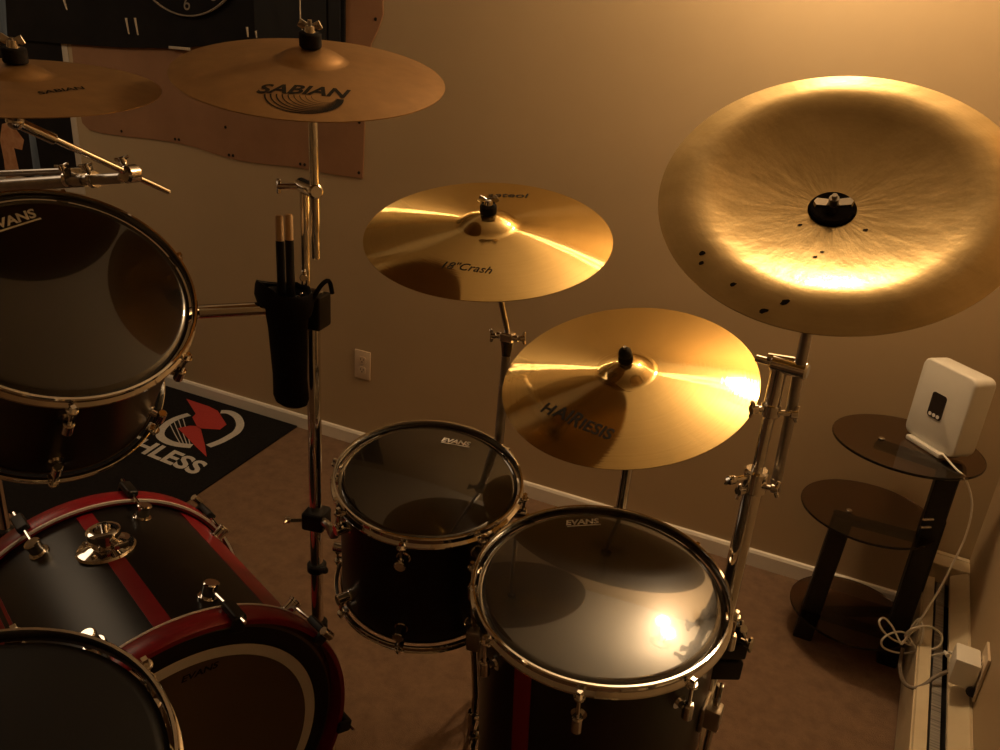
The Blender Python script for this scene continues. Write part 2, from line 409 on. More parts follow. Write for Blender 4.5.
def knob_mb(Rs, z, th, up):
    b = MB(); d = V((cos(th), sin(th), 0)); p = d*Rs + V((0, 0, z)); q = d*(Rs+.0265) + V((0, 0, z))
    b.cyl(p, q, .0105, seg=24, bev=.0015); b.cyl(p-d*.001, p+d*.003, .0125, seg=24); e = d*(Rs+.019)+V((0, 0, z))
    b.cyl(e, e+V((0, 0, .014*up)), .0055, seg=12); return b
def tom(name, label, c, n, Rr, depth, lugs, head, lugz=.055, xref=None, LM=lug_mb):
    t = thing(name, label, 'drum', frame(c, n, xref)); Rs = Rr-.013; zb = -depth
    MB().lathe([(Rs-.006, -.016), (Rs, -.018), (Rs, zb+.018), (Rs-.006, zb+.016)], 96, close=True).go('shell', M_shell, t)
    MB().lathe([(0, -.008), (Rs-.010, -.008), (Rs-.002, -.0095), (Rs+.0035, -.0145), (Rs+.0035, -.0165), (Rs-.004, -.0115), (0, -.0092)], 96).go('drum_head', head, t)
    MB().lathe([(0, zb+.012), (Rs-.004, zb+.012), (Rs+.003, zb+.018), (Rs-.004, zb+.0135), (0, zb+.0132)], 64).go('bottom_head', M_clear, t)
    hoop_mb(Rr).go('hoop', M_chrome, t); h = hoop_mb(Rr, True); [setattr(v, 'co', v.co+V((0, 0, zb))) for v in h.bm.verts]; h.go('bottom_hoop', M_chrome, t)
    for a in lugs:
        th = radians(a)
        LM(Rs, -lugz-.012, th, 1).go('lug', M_chrome, t); rod_mb(Rs, -lugz, -.0165, th).go('tension_rod', M_chrome, t)
        LM(Rs, zb+lugz+.012, th, -1).go('lug', M_chrome, t); rod_mb(Rs, zb+lugz, zb+.0165, th).go('tension_rod', M_chrome, t)
    return t
def head_text(t, body, A, B, hs=1., shear=.25, bold=.035, line=True):
    c = t.matrix_world @ V((0, 0, -.0075)); n = t.matrix_world.to_3x3() @ V((0, 0, 1)); mi = t.matrix_world.inverted()
    a, b = (mi @ onplane(*A, c, n)).xy, (mi @ onplane(*B, c, n)).xy; u = b-a; v = V((-u.y, u.x))
    fn = lambda s, q: V(((a+u*s+v*q*hs).x, (a+u*s+v*q*hs).y, -.0074))
    m = MB().text(body, fn, shear, bold)
    if line: m.bm.faces.new([m.bm.verts.new(fn(s, q)) for s, q in ((.02, -.09), (1.0, -.09), (1.0, -.045), (.02, -.045))])
    o = m.go('logo', M_white, t, smooth=False); o['label'] = 'white printed logo'; return o

ft_c, ft_n = V((-.219, .945, .750)), V((-.010, -.108, .994))
ft = tom('floor_tom', 'black floor tom with shiny black head and red stripe, front centre beside china stand', ft_c, ft_n, .192, .42, [-59, -104, -149, -14, 31, 76, 121, 166], M_head)
head_text(ft, 'EVANS', (566, 525), (600, 523), .95)
Rs = .179
for a in (-131,):
    b = MB(); b.lathe([(Rs+.0002, -.028), (Rs+.0012, -.028), (Rs+.0012, -.392), (Rs+.0002, -.392)], 6, close=True, ang=(radians(a-4.6), radians(a+4.6))); b.go('stripe', M_red, ft)
FTM = ft.matrix_world
for a in (-30, 88, 166):
    d = V((cos(radians(a)), sin(radians(a)), 0)); p = d*(Rs+.016); r = M.Rotation(radians(a), 4, 'Z')
    b = MB(); b.box((.006, .040, .050), M.Translation(d*(Rs+.002)+V((0, 0, -.165))) @ r, .002); b.box((.026, .024, .040), M.Translation(d*(Rs+.014)+V((0, 0, -.165))) @ r, .004)
    br = b.go('leg_bracket', M_steel, ft)
    tp = V((p.x, p.y, -.100)); foot = FTM.inverted() @ V(((FTM @ tp).x + (FTM.to_3x3() @ d).x*.05, (FTM @ tp).y + (FTM.to_3x3() @ d).y*.05, .012))
    kn = V((p.x, p.y, -.36))
    b = MB(); b.tube([tp, V((p.x, p.y, -.2)), kn, kn.lerp(foot, .5), foot], .0052, 10, smooth=3); b.go('leg', M_chrome, ft)
    w = FTM.inverted() @ (FTM @ foot + V((0, 0, -.012))); MB().cyl(w, foot+V((0, 0, .02)), .011, .008, 12, .002).go('rubber_foot', M_black, ft)

st_c, st_n = V((-.591, 1.080, .757)), V((.08, -.140, .987))
st = tom('rack_tom', 'small black rack tom with dark head, middle of the kit left of the floor tom', st_c, st_n, .172, .28, [-100, -55, -10, 35, 80, 125, 170, -145], M_head, .042, LM=knob_mb)
head_text(st, 'EVANS', (441, 441), (470, 446), .95)

lt_c, lt_n = V((-.972, .696, 1.117)), V((.610, -.228, .760))
lt = tom('rack_tom', 'large black rack tom tilted steeply, at left edge above the bass drum', lt_c, lt_n, .178, .275, [-70, -13, 47, 107, 167, -133], M_head, .055)
head_text(lt, 'EVANS', (-9, 231), (39, 216), .95)

sn_c, sn_n = V((-.587, .244, .830)), V((.126, -.165, .978))
sn = tom('snare_drum', 'dark matte headed drum with thin chrome hoop in the bottom left corner', sn_c, sn_n, .187, .15, [12, 57, 102, 147, 192, 237, 282, 327], M_headmatte, .04)

# snare stand under it (mostly below the frame)
s_foot = V((sn_c.x-.02, sn_c.y+.03, 0))
ss = thing('snare_stand', 'chrome tripod stand holding the bottom left drum', 'drum stand', s_foot)
hub = sn.matrix_world @ V((0, 0, -.25)) - s_foot
MB().cyl((0, 0, .12), hub, .012).go('pole', M_chrome, ss)
for k in range(3):
    a = 2*pi*k/3+.4; d = V((cos(a), sin(a), 0))
    q = sn.matrix_world @ (d*.150 + V((0, 0, -.158))) - s_foot
    MB().tube([hub, hub.lerp(q, .6)+V((0, 0, -.02)), q], .006, 8, smooth=4).go('basket_arm', M_chrome, ss)
    MB().tube([V((0, 0, .30)), d*.2+V((0, 0, .012))], .007, 8).go('leg', M_chrome, ss)
    MB().cyl(d*.2, d*.2+V((0, 0, .024)), .012).go('rubber_foot', M_black, ss)

# ------------------------------------------------------------------ bass drum
BA = V((.927, -.375, 0)).normalized(); BX = V((.375, .927, 0)).normalized()
bd_c = V((-.796, .686, .298)); BL = .508
bd = thing('bass_drum', 'black bass drum with red stripes and red hoops lying on its side at lower left', 'drum', frame(bd_c, BA, BX))
RS, RH = .2794, .294
MB().lathe([(RS-.008, -.03), (RS, -.03), (RS, -BL+.03), (RS-.008, -BL+.03)], 128, close=True).go('shell', M_shell, bd)
def bstripe(a, w):
    MB().lathe([(RS+.0002, -.049), (RS+.0013, -.049), (RS+.0013, -BL+.049), (RS+.0002, -BL+.049)], 10, close=True, ang=(radians(a-w/2), radians(a+w/2))).go('stripe', M_red, bd)
BSTR = [(91.5, 5.8), (41.5, 20), (139, 14), (129.6, 1.2), (8, 8), (-36, 8), (180, 8), (224, 8)]
for a, w in BSTR: bstripe(a, w)
for z0, z1, nm in ((-.046, 0, 'hoop'), (-BL, -BL+.046, 'hoop')):
    h = MB().lathe([(RH-.010, z0), (RH-.002, z0), (RH, z0+.003), (RH, z1-.003), (RH-.002, z1), (RH-.010, z1)], 128, close=True).go(nm, M_red, bd)
    e = z0 if nm == 'hoop' and z1 == 0 else z1
    MB().lathe([(RH-.004, e-.0024), (RH+.0008, e-.0024), (RH+.0008, e+.0024), (RH-.004, e+.0024)], 128, close=True).go('edge_trim', M_line, h)
fh = MB().lathe([(0, -.018), (RS-.030, -.018), (RS-.022, -.016), (RS-.008, -.020), (RS+.004, -.036), (RS-.004, -.036), (RS-.026, -.0205), (0, -.0205)], 128).go('drum_head', M_clear, bd)
MB().lathe([(.216, -.0174), (.236, -.0174), (.236, -.0179), (.216, -.0179)], 128, close=True).go('white_ring', M_white, fh)
MB().lathe([(.2365, -.0174), (RS-.023, -.0154), (RS-.010, -.0195), (RS-.010, -.021), (RS-.023, -.017), (.2365, -.0179)], 128, close=True).go('black_collar', M_black, fh)
bc, bn, bi = bd.matrix_world @ V((0, 0, -.018)), BA, bd.matrix_world.inverted()
ta, tb_ = (bi @ onplane(181, 683, bc, bn)).xy, (bi @ onplane(219, 666, bc, bn)).xy; tu = tb_-ta; tv = V((-tu.y, tu.x))
MB().text('EVANS', lambda s, v: V((*(ta+tu*s+tv*v*.8), -.0174)), .25, .03).go('logo', M_ink, fh, smooth=False)
MB().lathe([(0, -BL+.018), (RS-.02, -BL+.018), (RS+.004, -BL+.036), (RS-.02, -BL+.0205), (0, -BL+.0205)], 96).go('back_head', M_headmatte, bd)
def bdp(r, a, z): return V((r*cos(radians(a)), r*sin(radians(a)), z))
for a in (73, 36, 111, -14, 148, 184, 220, 256, 292, 328):
    for zl, zh, s in ((-.100, 0, 1), (-BL+.100, -BL, -1)):
        p = bdp(RS, a, zl); q = bdp(RS+.026, a, zl); d = bdp(1, a, 0); tt = V((-d.y, d.x, 0))
        b = MB(); b.cyl(p-d*.002, p+d*.004, .018, seg=20, bev=.001); b.cyl(p, q, .0130, seg=20, bev=.002); b.cyl(q-d*.004, q+d*.003, .0142, seg=20, bev=.002)
        b.go('lug', M_chrome, bd)
        r1 = bdp(RH+.012, a, zh+.012*s); b = MB(); b.cyl(q-d*.009, r1+V((0, 0, .014*s)), .0032, seg=8); b.go('tension_rod', M_chrome, bd)
        b = MB(); mx = M((d, tt, V((0, 0, 1)))).transposed().to_4x4(); mx.translation = bdp(RH+.009, a, zh-.014*s)
        b.box((.014, .022, .052), mx, .005, 3); mx.translation = bdp(RH-.001, a, zh+.009*s); b.box((.028, .022, .010), mx, .004, 3)
        b.go('claw', M_black, bd)
        if a in (36,):
            k = r1+V((0, 0, .012*s)); MB().cyl(k-tt*.0, k+tt*.026, .008, seg=14, bev=.001).go('thumb_key', M_chrome, bd)
# chrome tom mount on top of the shell
a = 92; d = bdp(1, a, 0); tt = V((-d.y, d.x, 0)); mc = bdp(RS-.003, a, -.325)
mx = M((tt, V((0, 0, 1)), d)).transposed().to_4x4(); mx.translation = mc
b = MB(); b.lathe([(0, -.002), (.050, -.002), (.051, .004), (.048, .008), (.036, .010), (.028, .014), (0, .014)], 48, mx @ M.Diagonal((1.0, .92, 1, 1)))
pl = b.go('mount_plate', M_chrome, bd)
b = MB(); b.lathe([(.0165, .010), (.0235, .010), (.0235, .030), (.0285, .033), (.029, .043), (.0245, .046), (.0165, .046), (.0165, .012)], 32, mx); b.lathe([(0, .026), (.0165, .026), (.0165, .024), (0, .024)], 24, mx)
tb = b.go('mount_tube', M_chrome, bd)
b = MB(); b.cyl(mx @ V((-.010, .018, .024)), mx @ V((-.016, .036, .024)), .0080, seg=14, bev=.0015); b.box((.026, .006, .010), mx @ M.Translation((-.017, .038, .024)), .002); b.go('wing_screw', M_chrome, bd)
for sx in (1, -1):
    for sz in (1, -1):
        p = mx @ V((.028*sx, .024*sz, .010)); b = MB(); b.cyl(p, p+d*.006, .0045, seg=10, bev=.001); b.go('screw', M_chrome, bd)
for s in (1, -1):     # spurs
    a = -90+s*52; p = bdp(RS+.004, a, -.07); b = MB()
    e = bd.matrix_world.inverted() @ V(((bd.matrix_world @ bdp(RS+.03, a, -.02)).x, (bd.matrix_world @ bdp(RS+.03, a, -.02)).y, .008))
    b.cyl(p, e, .006); b.sphere(e, .0075); b.go('spur', M_chrome, bd)

# ------------------------------------------------------------------ stands
def tripod(t, h, spread, angles):
    for a in angles:
        a = radians(a); d = V((cos(a), sin(a), 0))
        MB().tube([d*.012+V((0, 0, h)), d*spread+V((0, 0, .014))], .006, 8).go('leg', M_chrome, t)
        MB().tube([d*.012+V((0, 0, h*.32)), d*spread*.55+V((0, 0, .014+(h-.014)*.45))], .004, 8).go('brace', M_chrome, t)
        MB().cyl(d*spread, d*spread+V((0, 0, .028)), .012, .010).go('rubber_foot', M_black, t)
    MB().cyl((0, 0, h-.015), (0, 0, h+.02), .021, seg=20, bev=.003).go('leg_collar', M_black, t)
def top_nut(t, c, n, z, o, kind='wing'):
    """felt, sleeve and wing nut above a cymbal whose top face is at height z(0) along n"""
    n = V(n).normalized(); f = frame(c, n); f.translation = V(c)-o; zb = z(.006)
    if kind == 'tall': fz, fr = .022, .0165
    elif kind == 'dome': fz, fr = .014, .013
    else: fz, fr = .017, .0145
    b = MB(); b.lathe([(.0045, zb+.001), (fr*.9, zb+.001), (fr, zb+.003), (fr, zb+fz-.002), (fr*.9, zb+fz), (.0045, zb+fz)], 24, f, close=True); b.go('felt', M_felt, t)
    b = MB()
    if kind == 'dome':
        b.lathe([(.004, zb+fz), (.012, zb+fz), (.0125, zb+fz+.006), (.010, zb+fz+.013), (.005, zb+fz+.017), (.0045, zb+fz+.017)], 20, f, close=True); b.go('wing_nut', M_black, t)
    else:
        b.lathe([(.004, zb+fz), (.0085, zb+fz), (.0075, zb+fz+.010), (.004, zb+fz+.011)], 20, f, close=True)
        for s in (1, -1):
            b.box((.012, .003, .012), f @ M.Translation((.011*s, 0, zb+fz+.010)) @ M.Rotation(-.5*s, 4, 'Y'), .001)
        b.go('wing_nut', M_chrome, t)
    return f, zb+fz
def wing(t, p, d, L=.022, up=V((0, 0, 1)), m=None):
    """screw shaft with a two-eared wing handle"""
    p = V(p); d = V(d).normalized(); b = MB(); b.cyl(p, p+d*L, .0042, seg=10)
    e = p+d*L; b.cyl(e-d*.003, e+d*.008, .0070, seg=12, bev=.001)
    s = V(up); s = (s-d*s.dot(d)).normalized()
    for k in (1, -1): b.cyl(e+d*.003, e+d*.007+s*.013*k, .0042, .0030, seg=8, bev=.001)
    b.go('wing_screw', m or M_chrome, t)
def clamp_block(t, p, size, name='clamp', m=None, rz=0., bev=.004):
    MB().box(size, M.Translation(V(p)) @ M.Rotation(rz, 4, 'Z'), bev, 3).go(name, m or M_black, t)
VUP = V((0, 0, 1))

# tall stand under the SABIAN cymbal; it also carries the small rack tom and the arm of the large one
f0 = at(315, 450, 1.08); FO = V((f0.x, f0.y, 0))
t = thing('cymbal_stand', 'tall chrome boom stand under the SABIAN cymbal, with black clamps', 'cymbal stand', FO)
L = lambda p: V(p)-FO
zt = at(316, 300, 1.08).z
MB().cyl((0, 0, .03), (0, 0, zt), .0130, seg=24).go('pole', M_chrome, t)
MB().cyl((0, 0, zt-.02), (0, 0, zt+.014), .0175, seg=24, bev=.003).go('collar', M_chrome, t)
p0, p1 = L(at(306, 285, 1.06)), L(at(301, 180, 1.06)); p1 = V((p0.x, p0.y, p1.z))
MB().cyl((p0.x, p0.y, zt-.01), p1, .0085, seg=20).go('upper_tube', M_chrome, t)
clamp_block(t, (p0+V((0, 0, zt)))/2 if False else V((p0.x*.5, p0.y*.5, zt+.006)), (.045, .03, .028), 'joint', M_cavity)
wing(t, V((p0.x, p0.y, zt+.012))-V((0, .008, 0)), (.35, -1, .1), .020, RT)
wing(t, V((p0.x, p0.y, zt+.05))-V((0, .006, 0)), (.8, -1, .1), .018, UP)
q1 = L(sab_c - sab_n*.030); q0 = L(at(316, 258, q1.y+FO.y+.02))
MB().cyl(q0, q1, .0075, seg=20).go('boom_arm', M_chrome, t)
MB().cyl(q1-V((0, 0, .012)), L(sab_c-sab_n*.005), .011, .009, seg=18, bev=.002).go('tilter', M_chrome, t)
MB().cyl(L(sab_c-sab_n*.03), L(sab_c+sab_n*.078), .0032, seg=10).go('cymbal_rod', M_steel, t)
MB().lathe([(.0055, 0.001), (.012, .001), (.012, .014), (.0055, .014)], 20, M.Translation(-FO) @ frame(sab_c+sab_n*(sab_z(.006)-.020), sab_n), close=True).go('felt', M_felt, t)
top_nut(t, sab_c, sab_n, sab_z, FO, 'tall')
cz = L(at(303, 186, 1.06)).z; k = (q1-q0); bq = q0+k*((cz-q0.z)/k.z)
pa = V((p0.x, p0.y, cz)); ax = (bq-pa).normalized()
MB().cyl(pa-ax*.016, bq+ax*.010, .0125, seg=20, bev=.003).go('boom_clamp', M_chrome, t)
hd = -RT*1.0; MB().cyl(pa, pa+hd*.045, .0055, seg=12, bev=.001).cyl(pa+hd*.043-V((0, 0, .012)), pa+hd*.043+V((0, 0, .012)), .004, seg=10, bev=.001).go('clamp_handle', M_chrome, t)
# black clamp and tube carrying the large rack tom
zc = at(316, 305, 1.08).z - .0
clamp_block(t, (.008, -.012, zc-.006), (.052, .046, .062), 'arm_clamp', M_black, radians(10), .005)
wing(t, (.012, -.034, zc+.02), (.35, -1, .2), .014, UP)
arm0 = V((-.012, -.030, zc)); e1 = lt.matrix_world @ V((.150, .075, -.11)) - FO
E1 = L(at(196, 312, .93))
MB().cyl(arm0, E1, .0120, seg=20).go('tom_arm', M_chrome, t)
MB().cyl(E1, e1, .0120, seg=20).sphere(E1, .0122).go('tom_arm', M_chrome, t)
# black clamps for the small tom lower down
z1 = at(317, 517, 1.08).z; stm = st.matrix_world
clamp_block(t, (.004, -.004, z1), (.046, .046, .040), 'tom_clamp', M_black, .2, .007)
wing(t, (-.018, -.015, z1-.006), -RT, .030, RT*.2+V((0, 1, 0)))
j = stm @ V((-.1620, .03, -.115)) - FO
MB().tube([V((.02, -.01, z1+.004)), V((.045, -.020, z1+.006)), V((j.x-.02, j.y, z1-.005)), j+V((.001, 0, 0))], .008, 10, smooth=4).go('tom_bracket', M_steel, t)
z2 = at(318, 567, 1.08).z
MB().cyl((0, 0, z2-.010), (0, 0, z2+.010), .0200, seg=24, bev=.003).cyl((.015, -.008, z2), (.034, -.014, z2+.012), .007, seg=12, bev=.002).go('memory_lock', M_black, t)
tripod(t, .30, .17, (180, 250, 320))

# stick bag hung from that stand
bag_t = at(288, 292, 1.02); bag_b = at(292, 405, 1.02)
bz = bag_t.z - bag_b.z
sb = thing('stick_bag', 'black cloth drumstick bag hanging from the tall stand', 'bag', V((bag_b.x, bag_b.y, bag_b.z)))
rings = []
prof_ = [(0, .004, .0), (0, .022, .002), (.006, .032, .008), (.02, .0365, .012), (.06, .035, .014), (.11, .0375, .018), (.15, .039, .016), (.185, .043, .016), (.2, .047, .017), (.215, .047, .018), (.222, .042, .02)]
for z, rx, off in prof_:
    zz = z/.222*bz
    wob = .002*sin(z*60)
    rings.append([V((cos(2*pi*k/28)*(rx+wob*cos(3*2*pi*k/28)) - .004 + .02*(.5-z/.222)*.3, sin(2*pi*k/28)*rx*.62, zz)) for k in range(28)])
inner = [[V((v.x*.86, v.y*.82, v.z-.01)) for v in rings[-1]], [V((v.x*.8, v.y*.7, v.z-.06)) for v in rings[-1]]]
MB().loft(rings+inner).go('pouch', M_fabric, sb)
b = MB(); rr = []
for z, rx in ((bz-.004, .052), (bz-.022, .054), (bz-.036, .050), (bz-.038, .046), (bz-.020, .0465), (bz+.001, .045), (bz+.004, .049)):
    rr.append([V((cos(2*pi*k/28)*(rx+.003*cos(2*2*pi*k/28+1)) - .007, sin(2*pi*k/28)*rx*.66, z+.006*sin(2*pi*k/28*2))) for k in range(28)])
R_ = [[b.bm.verts.new(V((p.x*(1.16 if p.x < 0 else 1), p.y, p.z+(.006 if p.x < 0 else 0)))) for p in r] for r in rr]
for A, B in zip(R_, R_[1:]+R_[:1]):
    for i in range(28): b.bm.faces.new((A[i], A[(i+1) % 28], B[(i+1) % 28], B[i]))
b.go('folded_cuff', M_fabric, sb)
MB().tube([V((.035, .012, bz-.02)), V((.046, .025, bz+.012)), V((.050, .045, bz+.02)), V((.05, .055, bz-.005))], .004, 8, smooth=4).go('strap', M_fabric, sb)
def stick(px, py, lab):
    tp = at(px, py, 1.02); bo = V((tp.x+.002, 1.02, bag_b.z+.03)); d = (tp-bo).normalized(); Lh = (tp-bo).length
    s = thing('drumstick', lab, 'drumstick', bo, 'drumsticks in the stick bag'); q = V((0, 0, 1)).rotation_difference(d).to_matrix().to_4x4()
    MB().lathe([(0, 0), (.003, .004), (.004, .015), (.0068, .06), (.0068, Lh-.052)], 16, q).lathe([(.0068, Lh-.0521), (.0068, Lh-.004), (.0055, Lh-.0008), (0, Lh)], 16, q).go('shaft', M_wood, s)
    MB().lathe([(.0066, Lh-.16), (.0073, Lh-.16), (.0073, Lh-.043), (.0066, Lh-.043)], 16, q, close=True).go('grip', M_black, s)
    return s, q, Lh
s1, q, Lh = stick(279, 215, 'black gripped drumstick in the stick bag, the left of two')
s2, q, Lh = stick(288.5, 214, 'black gripped drumstick in the stick bag, the right of two')
# stand behind the small tom (golden Crash cymbal)
n = a_n.normalized(); rp = a_c - n*.045; FO = V((at(507, 345, rp.y+.065).x, rp.y+.065, 0)); L = lambda p: V(p)-FO
t = thing('cymbal_stand', 'straight chrome stand under the golden Crash cymbal, behind the small rack tom', 'cymbal stand', FO)
jz = at(509, 337, FO.y).z
MB().cyl((0, 0, .03), (0, 0, jz-.10), .0095, seg=20).cyl((0, 0, jz-.11), (0, 0, jz-.03), .0085, seg=20).go('pole', M_steel, t)
MB().cyl((0, 0, jz-.055), (0, 0, jz-.010), .006, .013, seg=18).go('tilter_neck', M_cavity, t)
MB().box((.026, .022, .020), V((0, 0, jz)), .004, 3).cyl((-.022, -.002, jz), (.022, .002, jz), .0075, seg=14, bev=.001).go('tilter', M_chrome, t)
wing(t, (-.016, -.003, jz), -RT, .010, VUP); wing(t, (.016, .003, jz), RT, .010, VUP)
MB().cyl((0, 0, jz+.004), L(a_c-n*.006), .0055, seg=12).cyl(L(a_c-n*.006), L(a_c+n*.060), .0032, seg=10).go('cymbal_rod', M_steel, t)
MB().lathe([(.0055, 0.001), (.012, .001), (.012, .012), (.0055, .012)], 20, M.Translation(-FO) @ frame(a_c+n*(a_z(.006)-.018), n), close=True).go('felt', M_felt, t)
top_nut(t, a_c, n, a_z, FO, 'wing'); tripod(t, .30, .16, (20, 95, 320))

# stand of the HAIRIESIS cymbal
n = b_n.normalized(); rp = b_c - n*.05; FO = V((at(625, 482, rp.y+.03).x, rp.y+.03, 0)); L = lambda p: V(p)-FO
t = thing('cymbal_stand', 'chrome stand under the HAIRIESIS cymbal, behind the floor tom', 'cymbal stand', FO)
jz = rp.z-.03
MB().cyl((0, 0, .03), (0, 0, jz-.05), .0110, seg=20).go('pole', M_chrome, t); MB().cyl((0, 0, jz-.06), (0, 0, jz), .008, seg=20).go('upper_tube', M_chrome, t)
MB().cyl((0, 0, jz-.07), (0, 0, jz-.045), .0150, seg=20, bev=.002).go('collar', M_black, t)
MB().box((.026, .022, .022), V((0, 0, jz)), .004, 3).go('tilter', M_chrome, t); wing(t, (.012, 0, jz), RT, .012, VUP)
MB().cyl((0, 0, jz+.004), L(b_c-n*.006), .0055, seg=12).cyl(L(b_c-n*.006), L(b_c+n*.072), .0032, seg=10).go('cymbal_rod', M_steel, t)
MB().lathe([(.0055, 0.001), (.012, .001), (.012, .012), (.0055, .012)], 20, M.Translation(-FO) @ frame(b_c+n*(b_z(.006)-.018), n), close=True).go('felt', M_felt, t)
top_nut(t, b_c, n, b_z, FO, 'dome'); tripod(t, .30, .15, (0, 120, 240))

# china stand: pole, thinner tube beside a hanging boom arm
YP = 1.095; f0 = at(757, 470, YP); FO = V((f0.x, f0.y, 0)); L = lambda p: V(p)-FO
t = thing('cymbal_stand', 'chrome boom stand under the china cymbal, right of the floor tom', 'cymbal stand', FO)
z0 = at(757, 474, YP).z; z1 = at(785, 362, YP).z; zm = at(770, 408, YP).z
MB().cyl((0, 0, .03), (0, 0, z0), .0145, seg=24).go('pole', M_chrome, t)
MB().cyl((0, 0, z0-.03), (0, 0, z0+.008), .0185, seg=24, bev=.003).go('collar', M_chrome, t)
MB().cyl((0, 0, z0), (0, 0, zm), .0085, seg=20).go('middle_tube', M_chrome, t)
MB().cyl((0, 0, zm), (0, 0, z1), .0115, seg=20).cyl((0, 0, zm-.012), (0, 0, zm+.008), .014, seg=20, bev=.002).go('upper_tube', M_chrome, t)
wing(t, (-.010, -.010, z0-.004), -RT*.9-V((0, .4, 0)), .026, RT+VUP*.4); wing(t, (.012, -.01, z0-.012), RT-V((0, .5, 0)), .016, VUP); wing(t, (-.008, -.012, z0-.022), V((-.6, -1, 0)), .012, VUP)
wing(t, (-.008, -.006, zm), -RT-V((0, .2, 0)), .014, VUP); wing(t, (.010, -.006, zm-.002), RT-V((0, .2, 0)), .020, VUP)
n = c_n.normalized(); B1 = L(c_c-n*.055); B0 = L(at(775, 488, YP+.03)); bo = B1-B0
MB().cyl(B0, B1, .0078, seg=20).cyl(B0-bo.normalized()*.004, B0+bo.normalized()*.02, .0088, seg=20, bev=.001).go('boom_arm', M_steel, t)
MB().box((.028, .024, .03), M.Translation(B1) @ frame((0, 0, 0), n), .004, 3).go('tilter', M_chrome, t)
cup = c_z(.006)
MB().cyl(B1, L(c_c-n*.010), .006, seg=12).cyl(L(c_c-n*.012), L(c_c+n*(cup+.045)), .0032, seg=10).go('cymbal_rod', M_steel, t)
MB().lathe([(.0055, 0.001), (.012, .001), (.012, .012), (.0055, .012)], 20, M.Translation(-FO) @ frame(c_c+n*(cup-.018), n), close=True).go('felt', M_felt, t)
f = M.Translation(-FO) @ frame(c_c, n)
b = MB(); b.lathe([(.0045, cup+.001), (.0150, cup+.001), (.0236, cup+.016), (.0262, cup+.0235), (.024, cup+.0255), (.010, cup+.018), (.0045, cup+.018)], 32, f, close=True); b.go('felt', M_felt, t)
b = MB(); b.lathe([(.0040, cup+.020), (.0075, cup+.020), (.006, cup+.030), (.0040, cup+.031)], 16, f, close=True)
rz = f @ M.Rotation(radians(-12), 4, 'Z')
for s in (1, -1): b.prism([(.004*s, -.0045), (.021*s, -.0055), (.0235*s, .000), (.020*s, .006), (.004*s, .0060)], .005, rz @ M.Translation((0, 0, cup+.026)) @ M.Rotation(-.18*s, 4, 'Y'))
b.go('wing_nut', M_chrome, t)
zb_ = z1-.005; bp = B0+bo*((zb_-B0.z)/bo.z); ax = (bp-V((0, 0, zb_))).normalized()
MB().cyl(V((0, 0, zb_))-ax*.014, bp+ax*.012, .0125, seg=20, bev=.003).go('boom_clamp', M_chrome, t)
MB().cyl(V((0, 0, zb_+.0))-ax*.036, V((0, 0, zb_))-ax*.01, .0055, seg=12, bev=.001).cyl(V((0, 0, zb_+.006))-ax*.020, V((0, 0, zb_+.010))+ax*.018, .0065, seg=12, bev=.001).go('clamp_handle', M_chrome, t)
# black clamps that tie the pole to the floor tom
for (x, y, sz) in ((737, 632, (.040, .036, .026)), (735, 647, (.050, .040, .030)), (728, 665, (.052, .042, .036))):
    zz = at(x, y, YP-.03).z; pp = L(at(x, y, YP-.04)); clamp_block(t, (pp.x*.6-.0, pp.y*.6-.005, zz), sz, 'tom_clamp', M_black, .5, .005)
pp = L(at(737, 622, YP-.05)); wing(t, pp-V((0, 0, .012)), V((.5, -.6, .6)), .016, VUP)
pp = L(at(741, 640, YP-.05)); wing(t, pp, V((1, -.4, .1)), .010, VUP)
tripod(t, .30, .16, (60, 180, 300))

# stand of the cymbal at the left edge: level tube, ratchet and boom rod
YR = .97
rA, rB = at(-60, 190, YR), at(122, 178, YR)
FO = V((rA.x, rA.y, 0)); L = lambda p: V(p)-FO
t = thing('cymbal_stand', 'chrome boom stand with level tube behind the large rack tom, at left edge', 'cymbal stand', FO)
MB().cyl((0, 0, .03), (0, 0, L(rA).z+.03), .013, seg=24).go('pole', M_chrome, t)
MB().cyl(L(rA), L(at(85, 180, YR)), .0120, seg=20).cyl(L(at(60, 181.5, YR)), L(rB), .0095, seg=20).go('level_tube', M_steel, t)
MB().cyl(L(at(-60, 176, YR+.03)), L(at(88, 170, YR+.03)), .0060, seg=16).go('level_rod', M_steel, t)
for x in (68, 92):
    a_, b_ = L(at(x, 179.5, YR)), L(at(x+4, 179.2, YR)); MB().cyl(a_, b_, .0150, seg=20, bev=.001).go('memory_lock', M_chrome, t)
    wing(t, (a_+b_)/2+V((0, -.008, .010)), V((-.2, -.2, 1)), .010, RT)
MB().box((.016, .05, .034), M.Translation(L(at(80, 176, YR+.015))), .004, 3).go('clamp', M_cavity, t)
ra = at(130, 174, YR)
re = at(15, 121, l_c.y+.01)
rt = ra + (ra-re).normalized()*.078
MB().cyl(L(rt), L(ra), .0052, seg=14).cyl(L(ra), L(ra.lerp(re, .70)), .0055, seg=14).cyl(L(ra.lerp(re, .68)), L(re), .0092, seg=18, bev=.002).go('boom_rod', M_chrome, t)
MB().sphere(L(re), .013).cyl(L(re), L(l_c-l_n*.004), .010, .008, seg=16).go('tilter', M_chrome, t)
MB().cyl(L(l_c-l_n*.02), L(l_c+l_n*.064), .0032, seg=10).go('cymbal_rod', M_steel, t)
MB().lathe([(.0055, 0.001), (.012, .001), (.012, .012), (.0055, .012)], 20, M.Translation(-FO) @ frame(l_c+l_n*(l_z(.006)-.018), l_n), close=True).go('felt', M_felt, t)
f, zz = top_nut(t, l_c, l_n, l_z, FO, 'tall')
